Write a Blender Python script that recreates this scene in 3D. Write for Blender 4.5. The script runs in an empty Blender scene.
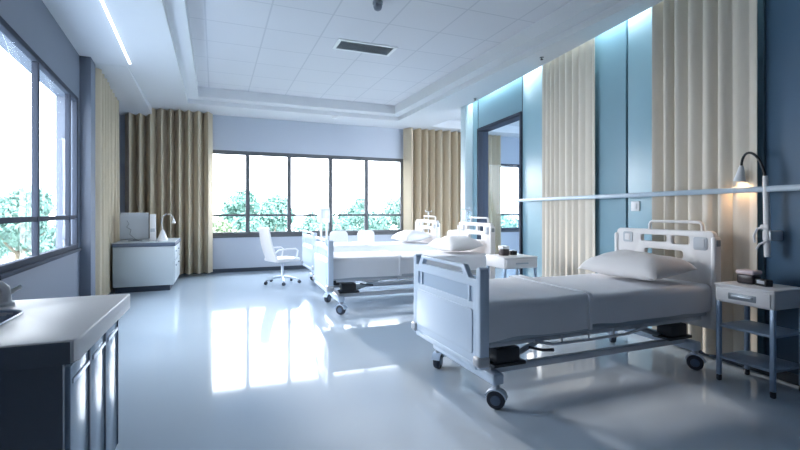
import bpy, bmesh, math, random
from mathutils import Vector, Matrix, noise
random.seed(7)
PI = math.pi
C = bpy.context.scene.collection
S = bpy.context.scene

# ------------------------------------------------------------------ materials
def mat(name, col, rough=0.5, metal=0.0, var=0.04, vscale=3.0, bump=0.0, bscale=60.0, spec=0.5, coat=0.0, stretch=None):
    m = bpy.data.materials.new(name); m.use_nodes = True
    nt = m.node_tree; b = nt.nodes['Principled BSDF']
    tc = nt.nodes.new('ShaderNodeTexCoord')
    n = nt.nodes.new('ShaderNodeTexNoise'); n.inputs['Scale'].default_value = vscale; n.inputs['Detail'].default_value = 4
    nt.links.new(tc.outputs['Object'], n.inputs['Vector'])
    mx = nt.nodes.new('ShaderNodeMix'); mx.data_type = 'RGBA'
    lo = [max(0, c * (1 - var)) for c in col]; hi = [min(1, c * (1 + var)) for c in col]
    mx.inputs['A'].default_value = (*lo, 1); mx.inputs['B'].default_value = (*hi, 1)
    nt.links.new(n.outputs['Fac'], mx.inputs['Factor']); nt.links.new(mx.outputs['Result'], b.inputs['Base Color'])
    b.inputs['Roughness'].default_value = rough; b.inputs['Metallic'].default_value = metal
    b.inputs['Specular IOR Level'].default_value = spec
    if coat: b.inputs['Coat Weight'].default_value = coat; b.inputs['Coat Roughness'].default_value = 0.05
    if bump:
        n2 = nt.nodes.new('ShaderNodeTexNoise'); n2.inputs['Scale'].default_value = bscale; n2.inputs['Detail'].default_value = 3
        if stretch:
            mp = nt.nodes.new('ShaderNodeMapping'); mp.inputs['Scale'].default_value = stretch
            nt.links.new(tc.outputs['Object'], mp.inputs['Vector']); nt.links.new(mp.outputs['Vector'], n2.inputs['Vector'])
        else: nt.links.new(tc.outputs['Object'], n2.inputs['Vector'])
        bp = nt.nodes.new('ShaderNodeBump'); bp.inputs['Strength'].default_value = bump; bp.inputs['Distance'].default_value = 0.02
        nt.links.new(n2.outputs['Fac'], bp.inputs['Height']); nt.links.new(bp.outputs['Normal'], b.inputs['Normal'])
    return m

def emis(name, col, s):
    m = bpy.data.materials.new(name); m.use_nodes = True; nt = m.node_tree; nt.nodes.clear()
    o = nt.nodes.new('ShaderNodeOutputMaterial'); e = nt.nodes.new('ShaderNodeEmission')
    e.inputs['Color'].default_value = (*col, 1); e.inputs['Strength'].default_value = s
    nt.links.new(e.outputs[0], o.inputs['Surface']); return m

def glass(name, tint=(0.97, 0.99, 1.0), refl=1.0):
    m = bpy.data.materials.new(name); m.use_nodes = True; nt = m.node_tree; nt.nodes.clear()
    o = nt.nodes.new('ShaderNodeOutputMaterial'); t = nt.nodes.new('ShaderNodeBsdfTransparent'); g = nt.nodes.new('ShaderNodeBsdfGlossy')
    g.inputs['Roughness'].default_value = 0.02
    t.inputs['Color'].default_value = (*tint, 1)
    f = nt.nodes.new('ShaderNodeLayerWeight'); f.inputs['Blend'].default_value = .5
    pw = nt.nodes.new('ShaderNodeMath'); pw.operation = 'POWER'; pw.inputs[1].default_value = 5
    mm = nt.nodes.new('ShaderNodeMath'); mm.operation = 'MULTIPLY_ADD'; mm.inputs[1].default_value = .8 * refl; mm.inputs[2].default_value = .03 * refl
    nt.links.new(f.outputs['Facing'], pw.inputs[0]); nt.links.new(pw.outputs[0], mm.inputs[0])
    x = nt.nodes.new('ShaderNodeMixShader'); nt.links.new(mm.outputs[0], x.inputs[0]); nt.links.new(t.outputs[0], x.inputs[1]); nt.links.new(g.outputs[0], x.inputs[2])
    nt.links.new(x.outputs[0], o.inputs['Surface']); return m

def tile_mat(name, col, line, w, h, off, mortar=0.012):
    m = bpy.data.materials.new(name); m.use_nodes = True; nt = m.node_tree; b = nt.nodes['Principled BSDF']
    tc = nt.nodes.new('ShaderNodeTexCoord'); mp = nt.nodes.new('ShaderNodeMapping'); mp.inputs['Location'].default_value = (*off, 0)
    br = nt.nodes.new('ShaderNodeTexBrick'); br.offset = 0; br.squash = 1
    br.inputs['Scale'].default_value = 1; br.inputs['Mortar Size'].default_value = mortar; br.inputs['Brick Width'].default_value = w; br.inputs['Row Height'].default_value = h
    br.inputs['Mortar Smooth'].default_value = 0.3; br.inputs['Bias'].default_value = 0
    br.inputs['Color1'].default_value = (*col, 1); br.inputs['Color2'].default_value = (*[c * .985 for c in col], 1); br.inputs['Mortar'].default_value = (*line, 1)
    nt.links.new(tc.outputs['Object'], mp.inputs['Vector']); nt.links.new(mp.outputs['Vector'], br.inputs['Vector']); nt.links.new(br.outputs['Color'], b.inputs['Base Color'])
    b.inputs['Roughness'].default_value = 0.8
    return m

M = dict(
    floor=mat('floor_vinyl', (.51, .60, .70), .07, var=.04, vscale=.8, spec=.6),
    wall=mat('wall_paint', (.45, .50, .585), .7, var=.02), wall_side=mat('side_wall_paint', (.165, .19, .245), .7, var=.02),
    ceil=mat('ceiling_paint', (.70, .71, .74), .8, var=.01),
    tiles=tile_mat('ceiling_tiles', (.68, .68, .72), (.56, .565, .61), .73, .75, (.11, .55)),
    panel=mat('blue_panel', (.245, .41, .50), .32, var=.03),
    panel_dark=mat('deep_blue_panel', (.07, .14, .23), .35, var=.03),
    joint=mat('dark_joint', (.02, .035, .06), .5),
    frame=mat('window_frame_metal', (.05, .06, .085), .8, var=.03, spec=.15),
    frame_grey=mat('grey_window_frame', (.11, .12, .135), .7, var=.03, spec=.2),
    post=mat('pale_post', (.62, .74, .80), .5, var=.02),
    curtain=mat('beige_curtain', (.55, .47, .35), .9, var=.05, bump=.15, bscale=90, stretch=(1, 1, .15)),
    cream=mat('cream_curtain', (.72, .66, .57), .9, var=.04, bump=.12, bscale=90, stretch=(1, 1, .15)),
    baseboard=mat('dark_baseboard', (.03, .045, .07), .4),
    rail=mat('pale_wall_rail', (.36, .46, .56), .3, var=.02),
    bed=mat('bed_plastic', (.60, .71, .85), .32, var=.02, coat=.15),
    bedw=mat('warm_white_plastic', (.80, .78, .78), .35, var=.02, coat=.1),
    bedpanel=mat('bed_panel_blue', (.45, .56, .70), .3, var=.03),
    inset=mat('grey_inset', (.48, .51, .56), .35, var=.03),
    sheet=mat('white_sheet', (.80, .82, .87), .9, var=.02, bump=.12, bscale=14),
    pillow=mat('pillow_cotton', (.86, .84, .84), .9, var=.02, bump=.12, bscale=12),
    metal=mat('grey_metal', (.45, .50, .56), .35, metal=.6, var=.04),
    lmetal=mat('light_metal', (.62, .66, .72), .35, metal=.2, var=.04),
    dark=mat('dark_mechanism', (.035, .04, .05), .5, var=.1),
    rubber=mat('dark_rubber', (.03, .04, .06), .5, var=.1),
    hub=mat('wheel_hub', (.10, .15, .23), .4),
    stand=mat('stand_cream', (.76, .75, .76), .4, var=.02),
    leg=mat('stand_leg', (.36, .47, .62), .35, metal=.3, var=.03),
    shelf=mat('stand_shelf', (.36, .46, .58), .4, var=.04),
    pull=mat('drawer_pull', (.25, .28, .31), .35, metal=.3),
    worktop=mat('white_worktop', (.90, .88, .88), .42, var=.015),
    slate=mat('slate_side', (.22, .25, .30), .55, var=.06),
    carcass=mat('dark_carcass', (.035, .05, .08), .5),
    door=mat('cabinet_door', (.42, .53, .66), .18, var=.03, coat=.3),
    cab=mat('pale_cabinet', (.54, .60, .64), .45, var=.02),
    edge=mat('dark_edge', (.10, .13, .19), .45),
    white=mat('white_plastic', (.80, .81, .83), .35, var=.02),
    steel=mat('brushed_steel', (.50, .56, .64), .28, metal=.8, var=.05),
    screen=mat('screen_grey', (.50, .54, .59), .3, var=.05),
    black=mat('black_plastic', (.02, .022, .026), .4),
    brown=mat('dark_brown_jar', (.045, .035, .04), .3),
    pink=mat('pale_pink_lid', (.80, .66, .68), .4),
    grass=mat('lawn', (.22, .24, .22), .9, var=.3, vscale=1),
    bark=mat('bark', (.22, .17, .12), .9, var=.3),
    leafA=mat('teal_leaves', (.16, .29, .245), .7, var=.35, vscale=2.5),
    leafB=mat('green_leaves', (.18, .30, .17), .7, var=.35, vscale=2.5),
    leafC=mat('pale_leaves', (.27, .35, .21), .7, var=.35, vscale=2.5),
    glass=glass('window_glass', refl=.45),
    glassp=glass('partition_glass', (.86, .92, .96), .22),
    bulb=emis('warm_bulb', (1.0, .60, .30), 150.0),
    led=emis('led_strip', (.9, .96, 1.0), 6.0),
    clear=glass('clear_bag', (.85, .92, .95), 1.5),
)

# ------------------------------------------------------------------ geometry helpers
class MB:
    def __init__(s): s.bm = bmesh.new()
    def box(s, lo, hi, r=0.0, seg=2):
        t = bmesh.new(); bmesh.ops.create_cube(t, size=1)
        sx, sy, sz = (hi[i] - lo[i] for i in range(3)); c = [(hi[i] + lo[i]) / 2 for i in range(3)]
        bmesh.ops.scale(t, vec=(sx, sy, sz), verts=t.verts); 
        if r > 0:
            bmesh.ops.bevel(t, geom=list(t.edges), offset=min(r, .49 * min(sx, sy, sz)), segments=seg, profile=.5, affect='EDGES')
        bmesh.ops.translate(t, vec=c, verts=t.verts); s.add(t); return s
    def add(s, t, mx=None):
        if mx: bmesh.ops.transform(t, matrix=mx, verts=t.verts)
        me = bpy.data.meshes.new('tmp'); t.to_mesh(me); t.free(); s.bm.from_mesh(me); bpy.data.meshes.remove(me); return s
    def addmesh(s, me): s.bm.from_mesh(me); return s
    def tube(s, pts, r, n=10, closed=False):
        pts = [Vector(p) for p in pts]; k = len(pts); rr = r if isinstance(r, (list, tuple)) else [r] * k
        rings = []; up = Vector((0, 0, 1)); prev = None
        for i, p in enumerate(pts):
            if closed: d = pts[(i + 1) % k] - pts[i - 1]
            else: d = pts[min(i + 1, k - 1)] - pts[max(i - 1, 0)]
            d.normalize()
            if prev is None:
                a = d.orthogonal().normalized()
            else:
                a = (prev - d * prev.dot(d))
                a = a.normalized() if a.length > 1e-6 else d.orthogonal().normalized()
            prev = a; b = d.cross(a)
            rings.append([s.bm.verts.new(p + (a * math.cos(2 * PI * j / n) + b * math.sin(2 * PI * j / n)) * rr[i]) for j in range(n)])
        m = k if closed else k - 1
        for i in range(m):
            A, B = rings[i], rings[(i + 1) % k]
            for j in range(n): s.bm.faces.new((A[j], A[(j + 1) % n], B[(j + 1) % n], B[j]))
        if not closed:
            s.bm.faces.new(rings[0][::-1]); s.bm.faces.new(rings[-1])
        return s
    def lathe(s, prof, n=20, mx=None):
        t = bmesh.new(); rings = []
        for r, z in prof:
            rings.append([t.verts.new((r * math.cos(2 * PI * j / n), r * math.sin(2 * PI * j / n), z)) for j in range(n)])
        for A, B in zip(rings, rings[1:]):
            for j in range(n): t.faces.new((A[j], A[(j + 1) % n], B[(j + 1) % n], B[j]))
        t.faces.new(rings[0][::-1]); t.faces.new(rings[-1])
        return s.add(t, mx)
    def poly(s, pts, z0, z1):
        A = [s.bm.verts.new((x, y, z0)) for x, y in pts]; B = [s.bm.verts.new((x, y, z1)) for x, y in pts]; n = len(pts)
        s.bm.faces.new(A[::-1]); s.bm.faces.new(B)
        for i in range(n): s.bm.faces.new((A[i], A[(i + 1) % n], B[(i + 1) % n], B[i]))
        return s
    def hexa(s, bot, top):
        A = [s.bm.verts.new(p) for p in bot]; B = [s.bm.verts.new(p) for p in top]; n = len(A)
        s.bm.faces.new(A[::-1]); s.bm.faces.new(B)
        for i in range(n): s.bm.faces.new((A[i], A[(i + 1) % n], B[(i + 1) % n], B[i]))
        return s
    def build(s, name, m, parent=None, ang=40, mx=None):
        if mx: bmesh.ops.transform(s.bm, matrix=mx, verts=s.bm.verts)
        bmesh.ops.recalc_face_normals(s.bm, faces=s.bm.faces)
        me = bpy.data.meshes.new(name); s.bm.to_mesh(me); s.bm.free()
        return link(name, me, m, parent, ang)

def link(name, me, m, parent=None, ang=40):
    for p in me.polygons: p.use_smooth = True
    me.set_sharp_from_angle(angle=math.radians(ang))
    me.materials.clear(); me.materials.append(m)
    o = bpy.data.objects.new(name, me); C.objects.link(o)
    if parent: o.parent = parent
    return o

def thicken(bm, d):
    bm.normal_update(); bmesh.ops.recalc_face_normals(bm, faces=list(bm.faces)); bm.normal_update()
    bmesh.ops.solidify(bm, geom=list(bm.faces), thickness=d)

def rr(x0, y0, x1, y1, r, n=5):
    out = []
    for cx, cy, a in ((x1 - r, y1 - r, 0), (x0 + r, y1 - r, 90), (x0 + r, y0 + r, 180), (x1 - r, y0 + r, 270)):
        for i in range(n + 1):
            t = math.radians(a + 90 * i / n); out.append((cx + r * math.cos(t), cy + r * math.sin(t)))
    return out

def plate(loops, half, bev, mx):
    cu = bpy.data.curves.new('c', 'CURVE'); cu.dimensions = '2D'; cu.fill_mode = 'BOTH'; cu.extrude = half - bev; cu.bevel_depth = bev; cu.bevel_resolution = 2
    cu.offset = -bev
    for lp in loops:
        sp = cu.splines.new('POLY'); sp.points.add(len(lp) - 1); sp.use_cyclic_u = True
        for p, (x, y) in zip(sp.points, lp): p.co = (x, y, 0, 1)
    o = bpy.data.objects.new('c', cu); C.objects.link(o)
    bpy.context.view_layer.update()
    dg = bpy.context.evaluated_depsgraph_get()
    me = bpy.data.meshes.new_from_object(o.evaluated_get(dg))
    bpy.data.objects.remove(o); bpy.data.curves.remove(cu)
    me.transform(mx); b = MB(); b.addmesh(me); bpy.data.meshes.remove(me)
    bmesh.ops.remove_doubles(b.bm, verts=b.bm.verts, dist=1e-5)
    return b
YZ = Matrix(((0, 0, 1, 0), (1, 0, 0, 0), (0, 1, 0, 0), (0, 0, 0, 1)))   # (a,b,d) -> x=d, y=a, z=b

def tag(o, label, cat, group=None, kind=None):
    o['label'] = label; o['category'] = cat
    if group: o['group'] = group
    if kind: o['kind'] = kind
    return o
def thing(name, label, cat, loc=(0, 0, 0), rz=0, group=None):
    o = bpy.data.objects.new(name, None); C.objects.link(o); o.empty_display_size = .1
    o.location = loc; o.rotation_euler = (0, 0, rz); return tag(o, label, cat, group)
def struct(o, label, cat):
    return tag(o, label, cat, kind='structure')
def arc(c, r, a0, a1, n, f):
    return [f(c[0] + r * math.cos(a0 + (a1 - a0) * i / n), c[1] + r * math.sin(a0 + (a1 - a0) * i / n)) for i in range(n + 1)]

# ------------------------------------------------------------------ camera (x right, y into the room, eye at the origin)
EYE = 1.35
cam = bpy.data.cameras.new('camera'); co = bpy.data.objects.new('camera', cam); C.objects.link(co)
co.location = (0, 0, EYE); co.rotation_euler = (PI / 2, 0, -math.radians(22.3))
cam.sensor_width = 36; cam.lens = 451 / 800 * 36; cam.shift_y = -13 / 800; cam.clip_start = .02
S.camera = co

# ------------------------------------------------------------------ room shell
ZC = 3.5            # soffit underside
YF = 10.8           # far wall
def xl(y): return -1.735 - .054 * (y - 7.63)          # left wall face
def xr(y): return 4.22 + .107 * (y - 3.21)            # soffit edge along the panelled wall
WO = .11                                               # panel face lies behind the soffit edge
struct(MB().poly([(-4, -2.3), (9.6, -2.3), (9.6, 11.1), (-4, 11.1)], -.2, 0).build('floor', M['floor']), 'glossy pale blue grey vinyl hospital ward floor', 'floor')

# left wall in its own frame: local x = into the room, local y = along
LW = math.atan(.054)
def frame_left(o): o.location = (-1.735, 7.63, 0); o.rotation_euler = (0, 0, LW); return o
w0, w1, wz0, wz1 = -3.24, -.30, .86, 2.90
b = MB()
b.box((-.25, -10, 0), (0, 3.35, wz0)); b.box((-.25, -10, wz1), (0, 3.35, 4.0)); b.box((-.25, -10, wz0), (0, w0, wz1)); b.box((-.25, w1, wz0), (0, 3.35, wz1))
struct(frame_left(b.build('wall_left', M['wall_side'])), 'blue grey side wall with a long window band', 'wall')
struct(frame_left(MB().box((-.02, -.22, 0), (.13, .12, ZC + .02), .004).build('trim_1', M['wall_side'])), 'blue grey pilaster between window and side curtain', 'pillar')
struct(frame_left(MB().box((0, -10, 0), (.015, -.22, .09)).build('baseboard_left', M['baseboard'])), 'dark baseboard under the side window', 'baseboard')

def window(name, verts_x, z0, z1, zr, label, fm, place, axis, depth=.10, rb=.05):
    """verts_x: positions of the upright bars; local: u along the wall, v through it"""
    root = bpy.data.objects.new(name, None); C.objects.link(root); place(root); struct(root, label, 'window')
    def bx(B, u0, u1, v0, v1, a, c):
        if axis == 'y': B.box((v0, u0, a), (v1, u1, c), .004)
        else: B.box((u0, v0, a), (u1, v1, c), .004)
    B = MB(); h = rb
    bx(B, verts_x[0], verts_x[-1], -depth, .0, z0, z0 + h); bx(B, verts_x[0], verts_x[-1], -depth, .0, z1 - h, z1)
    bx(B, verts_x[0] + .001, verts_x[-1] - .001, -depth + .01, -.012, zr - h * .42, zr + h * .42)
    for i, u in enumerate(verts_x):
        a = u if i == 0 else (u - h if i == len(verts_x) - 1 else u - h / 2)
        bx(B, a, a + h, -depth + .002, -.004, z0 + .001, z1 - .001)
    B.build('window_frame', fm, root)
    B = MB(); bx(B, verts_x[0] - .02, verts_x[-1] + .02, -.12, .035, z0 - .035, z0 + .002); B.build('window_sill', fm, root)
    for u, v in zip(verts_x, verts_x[1:]):
        B = MB(); bx(B, u + .01, v - .01, -.04, -.034, z0 + .01, z1 - .01); B.build('pane', M['glass'], root)
    return root
dL = 1 / math.cos(LW)
window('window_1', [w0] + [(y - 7.63) * dL for y in (5.53, 6.885)] + [w1], wz0, wz1, 1.28, 'tall dark framed side window above the near counter', M['frame'], frame_left, 'y', depth=.06, rb=.06)

# far wall with two openings
b = MB(); FX = [(-1.30, 5.45), (7.42, 9.0)]; fz0, fz1 = .81, 2.73
b.box((-2.3, YF, 0), (9.6, YF + .25, fz0)); b.box((-2.3, YF, fz1), (9.6, YF + .25, 4.0))
for a, c in ((-2.3, FX[0][0]), (FX[0][1], FX[1][0]), (FX[1][1], 9.6)): b.box((a, YF, fz0), (c, YF + .25, fz1))
struct(b.build('wall_far', M['wall']), 'blue grey end wall with a wide window', 'wall')
def frame_far(o): o.location = (0, YF, 0); o.rotation_euler = (0, 0, 0); return o
# the window's local v axis must point outwards here
def window_far(name, xs, label, rb=.085, fm='frame_grey'):
    root = bpy.data.objects.new(name, None); C.objects.link(root); frame_far(root); struct(root, label, 'window')
    B = MB(); h = rb
    B.box((xs[0], 0, fz0), (xs[-1], .10, fz0 + h), .004); B.box((xs[0], 0, fz1 - h), (xs[-1], .10, fz1), .004)
    B.box((xs[0], .01, 1.25), (xs[-1], .09, 1.30), .004)
    for i, u in enumerate(xs):
        a = u if i == 0 else (u - h if i == len(xs) - 1 else u - h / 2)
        B.box((a, .003, fz0 + .001), (a + h, .098, fz1 - .001), .004)
    B.build('window_frame', M[fm], root)
    MB().box((xs[0] - .02, -.04, fz0 - .035), (xs[-1] + .02, .12, fz0 + .002), .004).build('window_sill', M['frame_grey'], root)
    for u, v in zip(xs, xs[1:]):
        MB().box((u + .01, .05, fz0 + .01), (v - .01, .056, fz1 - .01)).build('pane', M['glass'], root)
window_far('window_2', [-1.30, -.25, .69, 1.62, 2.61, 3.53, 4.50, 5.45], 'wide grey framed window of tall panes in the end wall')
window_far('window_3', [7.42, 8.25, 9.0], 'narrow dark framed window seen beyond the glass partition', .09, 'frame')
struct(MB().box((-1.9, YF - .02, 0), (9.2, YF, .085)).build('baseboard_far', M['baseboard']), 'dark baseboard along the end wall', 'baseboard')
struct(MB().box((9.3, 7.0, 0), (9.55, YF, 4.0)).build('wall_right', M['wall']), 'blue grey side wall of the bay beyond the partition', 'wall')
struct(MB().box((-2, -2.3, 0), (9.6, -2.05, 4.0)).build('wall_back', M['slate']), 'dark grey wall behind the viewer', 'wall')

# panelled partition: frame with local y along it, local x into the wall
RW = -math.atan(.107)
Y0R = 3.21
def frame_right(o): o.location = (4.22, Y0R, 0); o.rotation_euler = (0, 0, RW); return o
cR = math.cos(RW)
def s_of(y): return (y - Y0R) / cR
def rwbox(y0, y1, z0, z1, x0=WO, x1=WO + .16, r=0): return MB().box((x0, s_of(y0), z0), (x1, s_of(y1), z1), r)
ZT = 3.82
pr = bpy.data.objects.new('wall_panelled', None); C.objects.link(pr); frame_right(pr); struct(pr, 'light blue panelled partition behind the beds', 'wall')
for y0, y1, m in ((-2.1, .9, 'panel_dark'), (.92, 2.33, 'panel_dark'), (2.345, 3.815, 'panel'), (3.85, 6.05, 'panel')):
    rwbox(y0, y1, 0, ZT, r=.003).build('wall_panel', M[m], pr)
rwbox(6.05, 7.66, 2.99, ZT, r=.003).build('wall_panel', M['panel'], pr)
rwbox(7.66, 7.9, 0, ZT, r=.003).build('wall_panel', M['panel'], pr)
rwbox(-2.1, 6.05, 0, ZT, WO + .03, WO + .15).build('wall_core', M['joint'], pr)
rwbox(6.045, 6.06, 0, ZT, WO - .004, WO + .1).build('joint_strip', M['joint'], pr)
rwbox(7.655, 7.668, 2.99, ZT, WO - .004, WO + .1).build('joint_strip', M['joint'], pr)
g = bpy.data.objects.new('window_4', None); C.objects.link(g); frame_right(g); struct(g, 'dark framed glass opening in the blue partition', 'window')
B = MB()
for a in ((6.06, 6.10, 0, 2.97), (7.60, 7.66, 0, 2.97), (6.06, 7.66, 2.93, 2.99), (6.06, 7.66, 0, .08)):
    B.box((WO - .03, s_of(a[0]), a[2]), (WO + .19, s_of(a[1]), a[3]), .004)
B.build('window_frame', M['frame'], g)
rwbox(6.09, 7.61, .07, 2.94, WO + .075, WO + .083).build('pane', M['glassp'], g)
struct(frame_right(rwbox(7.9, 8.12, 0, ZC + .05, -.06, WO + .16, .006).build('trim_2', M['post'])), 'pale post ending the blue partition', 'post')
struct(frame_right(rwbox(-2, 6.04, 0, .08, WO - .014, WO).build('baseboard_right', M['baseboard'])), 'dark baseboard under the blue partition', 'baseboard')

# ceiling: soffit ring at ZC, stepped coffer, tiles
CX0, CX1, CY0, CY1 = -.50, 4.0, -.6, 9.85
B = MB(); zt = ZC + .09
B.poly([(-2.4, -2.2), (CX0, -2.2), (CX0, 11), (-2.4, 11)], ZC, zt)
B.poly([(CX0, CY1), (CX1, CY1), (CX1, 11), (CX0, 11)], ZC, zt)
B.poly([(CX0, -2.2), (CX1, -2.2), (CX1, CY0), (CX0, CY0)], ZC, zt)
yy = 8.0
# right band, its edge parallel to the partition so that a light slot stays open
B.poly([(xr(-2.2) if xr(-2.2) < CX1 else CX1, -2.2), (xr(-2.2) + .001, -2.2), (xr(1.155), 1.155), (CX1, 1.155)], ZC, zt)
B.poly([(CX1, 1.155), (xr(1.155), 1.155), (xr(yy), yy), (CX1, yy)], ZC, zt)
RX0, RX1, RY0, RY1 = 5.05, 8.6, 8.75, 10.2
B.poly([(CX1, yy), (9.5, yy), (9.5, RY0), (CX1, RY0)], ZC, zt); B.poly([(CX1, RY1), (9.5, RY1), (9.5, 11), (CX1, 11)], ZC, zt)
B.poly([(CX1, RY0), (RX0, RY0), (RX0, RY1), (CX1, RY1)], ZC, zt); B.poly([(RX1, RY0), (9.5, RY0), (9.5, RY1), (RX1, RY1)], ZC, zt)
B.poly([(xr(5) + .35, 5), (9.5, 5), (9.5, yy), (xr(yy) + .30, yy)], ZC, zt)
soff = struct(B.build('ceiling', M['ceil']), 'white lowered ceiling border around the tiled recess', 'ceiling')
def ring(B, x0, y0, x1, y1, w, z0, z1):
    B.box((x0 - w, y0 - w, z0), (x1 + w, y0, z1)); B.box((x0 - w, y1, z0), (x1 + w, y1 + w, z1)); B.box((x0 - w, y0, z0), (x0, y1, z1)); B.box((x1, y0, z0), (x1 + w, y1, z1))
B = MB(); ring(B, CX0 + .2, CY0 + .2, CX1 - .2, CY1 - .28, .35, zt, 3.80)
ring(B, RX0 + .01, RY0, RX1, RY1, .1, zt, 3.72); B.box((RX0, RY0, 3.70), (RX1, RY1, 3.74))
B.build('ceiling_step', M['ceil'], soff)
MB().box((CX0, CY0, 3.78), (CX1, CY1, 3.84)).build('ceiling_tiles', M['tiles'], soff)
MB().box((-2.6, -2.3, 3.86), (9.6, 11.1, 3.95)).build('ceiling_slab', M['ceil'], soff)
# sloping pelmet above the side curtain
struct(MB().hexa([(xl(7.7), 7.7, ZC - .005), (-1.20, 7.7, ZC - .005), (-1.20, 10.75, ZC - .16), (xl(10.75), 10.75, ZC - .16)],
    [(xl(7.7), 7.7, ZC + .03), (-1.20, 7.7, ZC + .03), (-1.20, 10.75, ZC + .03), (xl(10.75), 10.75, ZC + .03)]).build('trim_3', M['ceil']), 'sloping white bulkhead over the side curtain', 'bulkhead')

# ceiling fittings
t = thing('ceiling_light', 'thin glowing line light recessed in the ceiling border', 'light', (-1.05, 5.0, ZC))
MB().box((-.015, -3.0, -.004), (.015, 2.55, .03), .003).build('light_housing', M['white'], t)
MB().box((-.011, -2.98, -.009), (.011, 2.53, -.004)).build('diffuser', M['led'], t)
t.rotation_euler = (0, 0, math.atan(.035))
t = thing('air_vent', 'dark slatted air vent in a white frame on the ceiling', 'vent', (2.05, 6.36, 3.78))
B = MB(); ring(B, -.40, -.16, .40, .16, .045, -.014, .004); B.build('frame', M['white'], t)
MB().box((-.41, -.17, -.002), (.41, .17, .01)).build('backing', M['pull'], t)
B = MB()
for i in range(9):
    y = -.145 + i * .036; B.hexa([(-.405, y, -.012), (.405, y, -.012), (.405, y + .004, -.012), (-.405, y + .004, -.012)], [(-.405, y + .018, 0), (.405, y + .018, 0), (.405, y + .024, 0), (-.405, y + .024, 0)])
B.build('slats', M['inset'], t)
t = thing('smoke_detector', 'small round white smoke detector on the ceiling border', 'smoke detector', (2.5, 10.0, ZC))
MB().lathe([(.075, 0), (.075, -.02), (.06, -.035), (.03, -.045)], 20).build('body', M['white'], t)
MB().lathe([(.085, .002), (.085, -.01)], 20).build('base', M['white'], t)
t = thing('ceiling_camera', 'dark dome camera hanging from the ceiling tiles', 'camera', (1.74, 4.92, 3.78))
MB().lathe([(.06, 0), (.06, -.03), (.05, -.04)], 20).build('mount', M['pull'], t)
MB().lathe([(.05, -.038), (.052, -.06), (.04, -.09), (.015, -.105)], 20).build('dome', M['slate'], t)
for (x, y, lab) in ((4.55, 7.35, 'small dark sprinkler head beside the pale post'), (4.20, 5.05, 'small dark sprinkler head above the blue panels')):
    t = thing('sprinkler_head', lab, 'sprinkler', (x, y, ZC), group='sprinklers on the ceiling border')
    MB().lathe([(.03, 0), (.03, -.006), (.01, -.012), (.01, -.03)], 12).build('collar', M['pull'], t)
    MB().lathe([(.018, -.03), (.022, -.036)], 12).build('deflector', M['dark'], t)

# ------------------------------------------------------------------ curtains
def curtain(label, p0, p1, z0, z1, folds, amp, m, group=None, soft=0, seed=0, flat_to=None):
    rnd = random.Random(seed); p0 = Vector((*p0, 0)); p1 = Vector((*p1, 0)); d = p1 - p0; L = d.length; d.normalize(); n = Vector((-d.y, d.x, 0))
    per = 14; N = folds * per; nz = 9
    am = [rnd.uniform(.75, 1.15) for _ in range(folds + 2)]; wd = [rnd.uniform(.75, 1.25) for _ in range(folds)]
    tot = sum(wd); edges = [0]
    for w in wd: edges.append(edges[-1] + w / tot)
    bm = bmesh.new(); rows = []
    for k in range(nz + 1):
        fz = k / nz; z = z0 + (z1 - z0) * fz; row = []
        for i in range(N + 1):
            f, q = divmod(i, per)
            if f >= folds: f, q = folds - 1, per
            u = edges[f] + (edges[f + 1] - edges[f]) * q / per
            ph = q / per * 2 * PI
            a = amp * (am[f] * (1 - q / per) + am[f + 1] * q / per)
            if flat_to and u > flat_to: a *= max(.25, 1 - (u - flat_to) * 3)
            w = 1 - math.cos(ph)                       # rounded pleat towards the room, tight valley behind
            w = 2 * (w / 2) ** (.6 if not soft else .85)
            sway = .012 * math.sin(3 * u * PI + seed) * (1 - fz)
            sh = .010 * math.sin(ph) * 1.2
            off = a * (w - 1) * (1 + .18 * (1 - fz) * math.sin(f * 1.7 + seed)) + sway
            row.append(bm.verts.new(p0 + d * (u * L + sh) + n * off + Vector((0, 0, z))))
        rows.append(row)
    for A, B_ in zip(rows, rows[1:]):
        for i in range(N): bm.faces.new((A[i], A[i + 1], B_[i + 1], B_[i]))
    thicken(bm, .006)
    b = MB(); b.bm.free(); b.bm = bm
    o = b.build('curtain', m, None, 60); return tag(o, label, 'curtain', group)
G1 = 'beige pleated window curtains'
# normals: p0->p1 chosen so that +n points into the room
curtain('beige pleated floor length curtain behind the white cabinet', (-.05, YF - .22), (-1.70, YF - .22), .04, ZC - .01, 9, .12, M['curtain'], G1, seed=3)
curtain('beige pleated floor length curtain at the partition end of the wide window', (6.45, YF - .22), (4.48, YF - .22), .04, ZC - .01, 9, .12, M['curtain'], G1, seed=5)
curtain('beige curtain gathered against the pilaster of the side window', (xl(9.75) + .13, 9.75), (xl(7.75) + .11, 7.76), .02, ZC - .03, 9, .08, M['curtain'], G1, seed=8)
curtain('pale curtain beside the narrow window beyond the partition', (7.45, YF - .15), (6.85, YF - .15), .04, ZC - .01, 4, .07, M['curtain'], seed=2)
def rp(y, off): return (xr(y) + WO - off, y)
curtain('cream pleated curtain hanging on the middle of the blue partition', rp(5.375, .06), rp(4.28, .06), .05, ZT - .02, 9, .019, M['cream'], 'cream partition curtains', 1, 4, .62)
curtain('cream pleated curtain hanging behind the near bed headboard', rp(3.37, .065), rp(2.335, .065), .05, ZT - .02, 7, .036, M['cream'], 'cream partition curtains', 1, 6, .62)
# the two above run far->near; n = (-d.y, d.x) then points to +x, so pleats are symmetric about their line

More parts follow.
